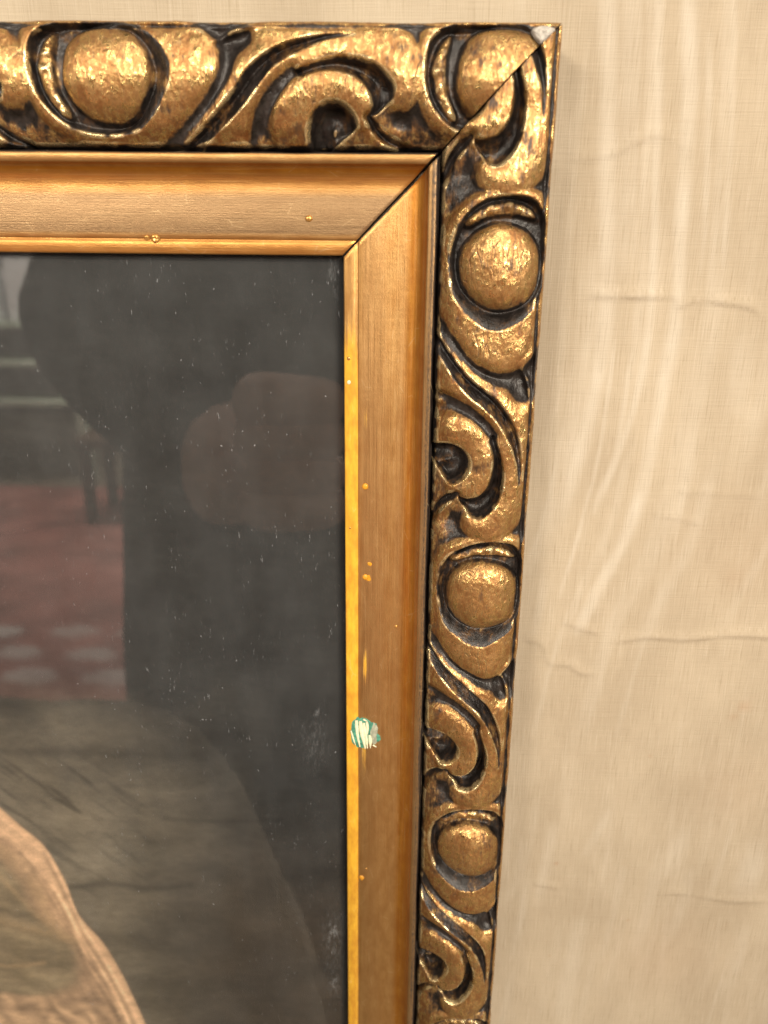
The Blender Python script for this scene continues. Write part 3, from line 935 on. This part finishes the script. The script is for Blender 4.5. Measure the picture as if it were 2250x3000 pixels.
fleck = blob("paint_fleck", side_pt, 291.0, 67.6, 8.0, 7.0, 0.55, M_TEAL, slip_side, 4, n=36, rings=6, jag=.36)
fleck["label"] = "teal and cream fleck of paint stuck on the gold slip"
blob("grey_rim", side_pt, 291.5, 63.4, 6.0, 2.2, 0.62, simple("grey_green_paint", (0.36, 0.38, 0.29), .4, scale=600), fleck, 9, jag=.25)
for i, (ua, va, ub, vb, wd) in enumerate([(284.0, 71.6, 298.5, 69.8, 1.0), (284.2, 69.3, 299.2, 67.6, 1.15), (285.0, 67.8, 299.0, 66.6, 0.9), (284.4, 66.6, 292, 66.6, 0.8), (291.5, 65.6, 298.8, 64.6, 0.9), (289.5, 74.6, 297.5, 71.6, 0.45), (283, 68.5, 284.2, 66.2, .6), (297, 63.5, 298.2, 62.2, .5)]):
    vv, ff = [], []
    n = 14
    for k in range(n + 1):
        t = k / n
        w = wd * (0.35 + 0.65 * math.sin(math.pi * min(1, .15 + t * .9)))
        c_u, c_v = ua + (ub - ua) * t, va + (vb - va) * t + 0.35 * math.sin(3 * t + i)
        hs = slip_h(c_v) + 0.50
        for off, hh in ((-1, -0.25), (-.5, .28), (.5, .28), (1, -0.25)):
            vv.append(side_pt(np.array(c_u), np.array(c_v + off * w), np.array(hs + hh)))
    for k in range(n):
        for j in range(3):
            ff.append((k * 4 + j, k * 4 + j + 1, k * 4 + j + 5, k * 4 + j + 4))
    py_mesh("cream_streak", vv, ff, M_CREAM, fleck, BASE)


def chip():
    # bare white plaster where the corner of the top rail has broken off
    outline = smooth([(-10.6, 2.4), (-7.2, 1.3), (-3.4, 1.9), (-2.6, 3.0), (-4.6, 5.0), (-7.0, 7.3), (-8.6, 6.6), (-10.2, 4.6)], True, 4)
    c = outline.mean(0)
    vv, ff = [], []
    n = len(outline)
    rings = 6
    for j in range(rings + 1):
        q = j / rings
        for p in outline:
            x = c + (p - c) * q
            hh = T_of(np.array(x[1])) + 0.1 + 0.9 * (1 - q ** 3) + 0.7 * float(fbm(np.array(x[0] * .9), np.array(x[1] * .9), 3)) - (1.6 if j == rings else 0)
            vv.append(top_pt(np.array(x[0]), np.array(x[1]), np.array(hh)))
    for j in range(rings):
        for i in range(n):
            ff.append((j * n + i, j * n + (i + 1) % n, (j + 1) * n + (i + 1) % n, (j + 1) * n + i))
    o = py_mesh("plaster_chip", vv, ff, M_CHIP, frame, BASE)
    o["label"] = "white chipped plaster at the mitred corner"


chip()

# ------------------------------------------------------------------ the print and its glass
PU, PV = 540.0, 296.0


def build_print():
    u = np.arange(70, PU, 0.9)
    v = np.arange(70, PV, 0.9)
    U, V = np.meshgrid(u, v, indexing='ij')
    C = np.zeros(U.shape + (3,))
    bgd = np.array([0.020, 0.020, 0.020])
    mid = np.array([0.150, 0.126, 0.094])
    low = np.array([0.040, 0.029, 0.020])
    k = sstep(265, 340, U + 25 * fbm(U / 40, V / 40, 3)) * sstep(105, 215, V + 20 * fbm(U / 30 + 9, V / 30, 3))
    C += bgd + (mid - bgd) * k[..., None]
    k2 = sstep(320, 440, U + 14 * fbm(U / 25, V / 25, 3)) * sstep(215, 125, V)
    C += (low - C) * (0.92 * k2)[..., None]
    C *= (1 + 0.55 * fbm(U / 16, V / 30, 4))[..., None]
    # slanting dark strokes and level dark lines, lower left
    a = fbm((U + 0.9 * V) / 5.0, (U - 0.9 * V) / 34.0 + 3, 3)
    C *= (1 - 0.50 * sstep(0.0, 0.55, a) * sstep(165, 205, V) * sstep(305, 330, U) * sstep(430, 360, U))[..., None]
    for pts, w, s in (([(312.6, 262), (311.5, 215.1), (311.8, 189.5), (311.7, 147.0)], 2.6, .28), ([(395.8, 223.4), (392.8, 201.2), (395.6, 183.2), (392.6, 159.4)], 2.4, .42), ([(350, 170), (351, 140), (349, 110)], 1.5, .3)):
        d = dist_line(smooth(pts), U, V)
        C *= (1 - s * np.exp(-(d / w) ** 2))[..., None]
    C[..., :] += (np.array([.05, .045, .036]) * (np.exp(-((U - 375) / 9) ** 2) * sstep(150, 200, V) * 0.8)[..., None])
    # the draped sleeve of the sitter
    con = [(325, 275), (342.3, 257.4), (356.8, 245.3), (369.4, 234.6), (391.4, 226.5), (414.2, 221.8), (432.8, 210.8), (452.1, 203.4), (472.0, 197.6), (495.1, 191.9), (520, 187), (545, 184)]
    fig = np.vstack([smooth(con), [(560, 184), (560, 320), (325, 320)]])
    sf = sd_poly(fig, U, V)
    skin = np.array([0.72, 0.46, 0.285]) * np.ones_like(C)
    tn = 1 - 0.45 * sstep(5, 24, sf) - 0.18 * sstep(2.2, 0.2, sf)
    skin = skin * tn[..., None]
    wob = 2.6 * fbm(U / 26, V / 26, 3)
    skin *= (1 + 0.10 * np.sin(sf * 0.85 + 1.7 * wob) * sstep(0.5, 4, sf) + 0.02 * np.sin(sf * 2.3 + 3 * wob))[..., None]
    skin *= (1 + 0.24 * fbm((U + V) / 30, (U - 0.9 * V) / 6, 3))[..., None]

    def fold(pts, w, s, off):
        nonlocal skin
        p = smooth(pts)
        d = dist_line(p, U, V)
        skin = skin * (1 - s * np.exp(-(d / w) ** 2))[..., None]
        q = p + np.array(off)
        d = dist_line(q, U, V)
        skin = skin * (1 + s * 1.1 * np.exp(-(d / (w * 1.1)) ** 2))[..., None]
    for pts in ([(374.2, 247.8), (391.8, 237.5), (414.5, 229.3), (440.6, 223.0), (460.0, 213.7), (482.7, 208.3)], [(373.8, 235.1), (400.5, 227.6), (426.0, 221.3), (452.4, 211.0), (474.8, 203.7), (500, 197)],
                [(385, 243), (405, 235), (428, 227.5), (450, 222), (470, 214), (490, 207)], [(400, 233), (425, 225.5), (448, 217), (472, 208.6), (498, 203)]):
        fold(pts, 1.6, .36, (1.4, -2.0))
    dk = smooth([(374.7, 266), (389.9, 251.0), (412.0, 245.2), (428.7, 232.1), (435.7, 226.4), (455.3, 226.8), (466.7, 232.3), (476.0, 252.5), (481.5, 279.0), (480, 310), (370, 310)], True)
    sk = sd_poly(dk, U, V)
    inner = np.array([0.25, 0.190, 0.118]) * (1 + 0.15 * np.sin(0.4 * (U + 0.35 * V) + 7 * fbm(U / 24, V / 24, 3)))[..., None] * (1 + 0.5 * fbm(U / 10, V / 30, 3))[..., None]
    w = sstep(-5.0, 6.0, sk)[..., None]
    skin = skin * (1 - w) + inner * w
    hem = sstep(474, 480, U + 0.10 * (V - 230) + 2 * fbm(V / 9, U / 40, 2)) * sstep(210, 222, V)
    hc = np.array([0.56, 0.36, 0.22]) * (1 + 0.20 * np.sin(V * 0.42 + 0.2 * U + 5 * fbm(V / 12, U / 12, 2)))[..., None]
    skin = skin * (1 - hem[..., None]) + hc * hem[..., None]
    for pts, ww in (([(372.4, 258.3), (387.6, 247.8), (407.9, 241.4), (426.4, 232.6), (433.4, 226.9)], 1.3), ([(370.1, 256.2), (385.2, 243.9), (405.5, 239.2)], 1.0), ([(418, 285), (420.5, 265.4), (425.8, 247.5), (431.2, 231.3)], 1.5),
                    ([(380, 268), (398, 256), (413, 246), (428, 234)], .9), ([(450, 285), (452, 262), (449, 245)], .7)):
        d = dist_line(smooth(pts), U, V)
        b = (0.5 * np.exp(-(d / (2.1 * ww)) ** 2) * (0.8 + 0.5 * fbm(U / 8, V / 8, 3)))[..., None]
        skin = skin * (1 - b) + np.array([0.46, 0.31, 0.175]) * b
    for pts, ww in (([(490, 250), (479, 240), (475.3, 217.3), (486.0, 208.8), (497, 206)], 1.6), ([(484.2, 262), (484.2, 245.5), (494.3, 237.0)], 1.4), ([(481, 300), (484, 272), (480, 254)], 1.6), ([(486, 232), (482, 222), (490, 215)], 1.2)):
        d = dist_line(smooth(pts), U, V)
        skin *= (1 - 0.26 * np.exp(-(d / (1.7 * ww)) ** 2))[..., None]
    w = sstep(-0.7, 0.7, sf)[..., None]
    C = C * (1 - w) + skin * w
    C *= (1 - 0.85 * sstep(81.2, 78.8, V) )[..., None]  # painted shade of the slip's lip along the right edge
    C = np.clip(C, 0.003, 0.9)
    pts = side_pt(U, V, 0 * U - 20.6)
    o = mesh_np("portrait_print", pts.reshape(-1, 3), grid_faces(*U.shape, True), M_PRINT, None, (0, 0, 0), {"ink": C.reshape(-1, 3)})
    tag(o, "dark sepia portrait print under the glass with a sitter's cream draped sleeve", "portrait print")
    # glass
    u = np.arange(68, PU, 1.5)
    v = np.arange(68, PV, 1.5)
    U, V = np.meshgrid(u, v, indexing='ij')
    S = np.zeros(U.shape)
    for su, sv, ru, rv, a in ((81.6, 81.1, 3, 1.8, .5), (88, 79.6, 5, .7, .5), (283.5, 89.9, 1.5, 1.2, .9), (418.8, 84.8, 7, 3.2, .8), (455.1, 84.3, 6, 2.4, .75), (430, 84, 25, 6, .22), (300, 92, 14, 6, .25)):
        S += a * np.exp(-((U - su) / ru) ** 2 - ((V - sv) / rv) ** 2)
    pts = side_pt(U, V, 0 * U - 17.6)
    mesh_np("glass_pane", pts.reshape(-1, 3), grid_faces(*U.shape, True), M_GLASS, frame, BASE, {"scuff": S.ravel()})


build_print()

# ------------------------------------------------------------------ the part of the room that the glass reflects
M_FLOOR = simple("dull_brown_floor", (0.22, 0.19, 0.15), 0.7, var=0.3, scale=6)
M_BACK = simple("grey_brown_back_wall", (0.16, 0.15, 0.15), 0.9, var=0.15, scale=3)
M_COAT = simple("charcoal_cloth", (0.035, 0.037, 0.042), 0.9, var=0.3, scale=40)
M_SKIN = simple("skin", (0.80, 0.54, 0.46), 0.55, var=0.1, scale=60)
M_HAIR = simple("dark_hair", (0.03, 0.02, 0.015), 0.6, var=0.4, scale=300)
M_PHONE = simple("black_phone", (0.02, 0.02, 0.022), 0.3, var=0.1)
M_CLOTH = simple("grey_beige_cloth", (0.21, 0.19, 0.155), 0.9, var=0.2, scale=25)
M_WHITE = simple("white_paint", (0.86, 0.88, 0.92), 0.6, var=0.08)
M_GREEN = simple("pale_green_paint", (0.52, 0.60, 0.50), 0.6, var=0.15)

tag(box("floor", (-5, -6.5, -0.05), (5, YW + 0.2, 0.0), M_FLOOR), kind="structure")
tag(box("back_wall", (-5, -6.6, 0.0), (5, -6.5, 3.2), M_BACK), kind="structure")


def rug():
    x = np.arange(-2.8, 1.201, 0.03)
    y = np.arange(-4.1, -1.599, 0.03)
    X, Y = np.meshgrid(x, y, indexing='ij')
    C = np.zeros(X.shape + (3,)) + np.array([0.37, 0.165, 0.145])
    C *= (1 + 0.7 * fbm(X * 5, Y * 5, 3))[..., None]
    for yy in (-1.90, -2.06, -2.22):
        ph = ((X + (0.13 if yy == -2.06 else 0)) / 0.27) % 1 - .5
        el = (ph * 0.27 / 0.095) ** 2 + ((Y - yy) / 0.05) ** 2 + 0.9 * fbm(X * 9, Y * 9, 3)
        w = (sstep(1.25, .6, el) * (0.7 + 0.6 * fbm(X * 6 + 3, Y * 6, 2)))[..., None]
        C = C * (1 - w) + np.array([.58, .53, .52]) * w
    Z = 0.012 + 0.002 * fbm(X * 20, Y * 20, 2)
    t = NT("woven_rug")
    t.bsdf(t.attr("ink", False), 0.95, 0, None, 0.1)
    o = mesh_np("rug", np.stack([X, Y, Z], -1).reshape(-1, 3), grid_faces(*X.shape), t.m, attrs={"ink": C.reshape(-1, 3)})
    tag(o, "red patterned rug with pale oval border mirrored in the glass", "rug")


rug()


def table():
    t = empty("table", (-0.8, -0.22, 0))
    tag(t, "low table covered with crumpled grey beige cloth mirrored in the lower glass", "table")
    o = (-0.8, -0.22, 0)
    x = np.arange(-1.5, 0.241, 0.01)
    y = np.arange(-0.56, 0.011, 0.01)
    X, Y = np.meshgrid(x, y, indexing='ij')
    ztop = CZ - 0.50
    Z = ztop + 0.006 * fbm(X * 14 + Y * 9, Y * 12 - X * 3, 4)
    far = -0.45 + 0.46 * np.clip((X + 0.32) / 0.30, 0, 1) ** 2
    e = np.maximum(far - Y, 0)
    Z = Z - np.minimum(e * e * 900, e * 3.0)
    mesh_np("table_cloth", np.stack([X, Y, Z], -1).reshape(-1, 3), grid_faces(*X.shape), M_CLOTH, t, o)
    box("table_top", (-1.48, -0.44, ztop - 0.05), (-0.36, 0.0, ztop - 0.02), M_WOOD, t, o, 0.004)
    for lx in (-1.44, -0.42):
        for ly in (-0.42, -0.07):
            box("leg", (lx, ly, 0.0), (lx + 0.04, ly + 0.04, ztop - 0.05), M_WOOD, t, o, 0.004)


table()


def skin_obj(name, verts, edges, radii, mat, parent, origin, sub=2, root=0):
    me = bpy.data.meshes.new(name)
    me.from_pydata([tuple(Vector(v) - Vector(origin)) for v in verts], edges, [])
    o = link(bpy.data.objects.new(name, me), parent)
    o.modifiers.new("skin", 'SKIN').use_smooth_shade = True
    for i, rr in enumerate(radii):
        s = me.skin_vertices[0].data[i]
        s.radius = rr if isinstance(rr, tuple) else (rr, rr)
        s.use_root = (i == root)
    sb = o.modifiers.new("subdivision", 'SUBSURF')
    sb.levels = sb.render_levels = sub
    me.materials.append(mat)
    return o


def photographer():
    o = (-0.05, -0.92, 0.0)
    t = empty("person", o)
    tag(t, "person in dark clothes raising a phone, mirrored as a dark shape in the glass", "person")
    z = lambda h: CZ + h
    bx, by = -0.20, -0.88
    vts = [(bx, by, z(-.42)), (bx, by, z(-.15)), (bx, by + .02, z(.04)), (bx, by + .05, z(.15)),                  # pelvis, waist, chest, neck base
           (bx - .17, by + .05, z(.05)), (bx - .25, by + .16, z(-.09)), (-.20, -.53, z(-.26)),                       # left arm
           (bx + .17, by + .05, z(.05)), (bx + .34, by + .16, z(-.12)), (.14, -.50, z(-.15)),                        # right arm
           (bx - .10, by, z(-.55)), (bx - .11, by + .04, z(-.92)), (bx - .12, by, z(-1.27)), (bx - .12, by + .14, z(-1.31)),
           (bx + .10, by, z(-.55)), (bx + .11, by + .04, z(-.92)), (bx + .12, by, z(-1.27)), (bx + .12, by + .14, z(-1.31))]
    eds = [(0, 1), (1, 2), (2, 3), (2, 4), (4, 5), (5, 6), (2, 7), (7, 8), (8, 9), (0, 10), (10, 11), (11, 12), (12, 13), (0, 14), (14, 15), (15, 16), (16, 17)]
    rad = [(.28, .17), (.25, .15), (.21, .14), .06, .10, .095, .055, .085, .06, .045, .19, .17, .10, .05, .19, .17, .10, .05]
    skin_obj("body", vts, eds, rad, M_COAT, t, o)
    head = skin_obj("head", [(bx, by + .05, z(.12)), (bx, by + .08, z(.22)), (bx, by + .10, z(.32)), (bx, by + .17, z(.255)), (bx, by + .185, z(.235))], [(0, 1), (1, 2), (1, 3), (3, 4)], [.055, (.075, .085), (.07, .08), .03, .012], M_SKIN, t, o)
    skin_obj("hair", [(bx, by + .03, z(.23)), (bx, by + .05, z(.33)), (bx, by + .10, z(.385))], [(0, 1), (1, 2)], [.075, .085, .06], M_HAIR, head, o)
    # hand closed round the phone
    hv = [(-.22, -.54, z(-.28)), (-.18, -.47, z(-.225)), (-.145, -.405, z(-.172))]
    hand = skin_obj("hand", hv, [(0, 1), (1, 2)], [.040, .062, .082], M_SKIN, t, o)
    for k in range(4):
        zz = z(-.125 - .032 * k)
        skin_obj("finger", [(-.140, -.385, zz - .005), (-.125, -.352, zz), (-.085, -.340, zz + .002), (-.045, -.345, zz + .003)], [(0, 1), (1, 2), (2, 3)], [.032, .030, .027, .022], M_SKIN, hand, o, 2)
    skin_obj("finger", [(-.150, -.40, z(-.150)), (-.115, -.385, z(-.130)), (-.075, -.37, z(-.122))], [(0, 1), (1, 2)], [.034, .028, .020], M_SKIN, hand, o, 2)
    ph = box("phone", (-.062, -.385, z(-.150)), (.016, -.377, z(.012)), M_PHONE, None, (0, 0, 0), .003)
    tag(ph, "black phone held upright in front of the dark clothed person", "phone")


photographer()


def far_things():
    c = empty("shelf_unit", (-2.35, -4.3, 0))
    o = (-2.35, -4.3, 0)
    tag(c, "pale shelf unit with white boxes mirrored faintly in the glass", "shelf unit")
    for x in (-2.80, -1.98):
        box("post", (x, -4.35, 0), (x + .05, -4.25, CZ - .12), M_GREEN, c, o, .004)
    for zz in (CZ - .85, CZ - .62, CZ - .40):
        box("shelf", (-2.75, -4.4, zz), (-1.98, -4.1, zz + .03), M_GREEN, c, o, .004)
    tag(box("box", (-2.68, -4.35, CZ - .37), (-2.32, -4.15, CZ - .09), M_WHITE, None, bev=.01), "wide white box on top of the pale shelf unit", "box")
    tag(box("box", (-2.26, -4.35, CZ - .37), (-2.04, -4.15, CZ - .02), M_WHITE, None, bev=.01), "tall narrow white box on top of the pale shelf unit", "box")
    s = empty("stool", (-1.45, -3.6, 0))
    so = (-1.45, -3.6, 0)
    tag(s, "dark wooden stool on the red rug mirrored in the glass", "stool")
    box("seat", (-1.65, -3.8, .42), (-1.25, -3.4, .47), M_WOOD, s, so, .01)
    for x in (-1.63, -1.32):
        for y in (-3.78, -3.47):
            box("leg", (x, y, 0.014), (x + .05, y + .05, .42), M_WOOD, s, so, .006)


far_things()
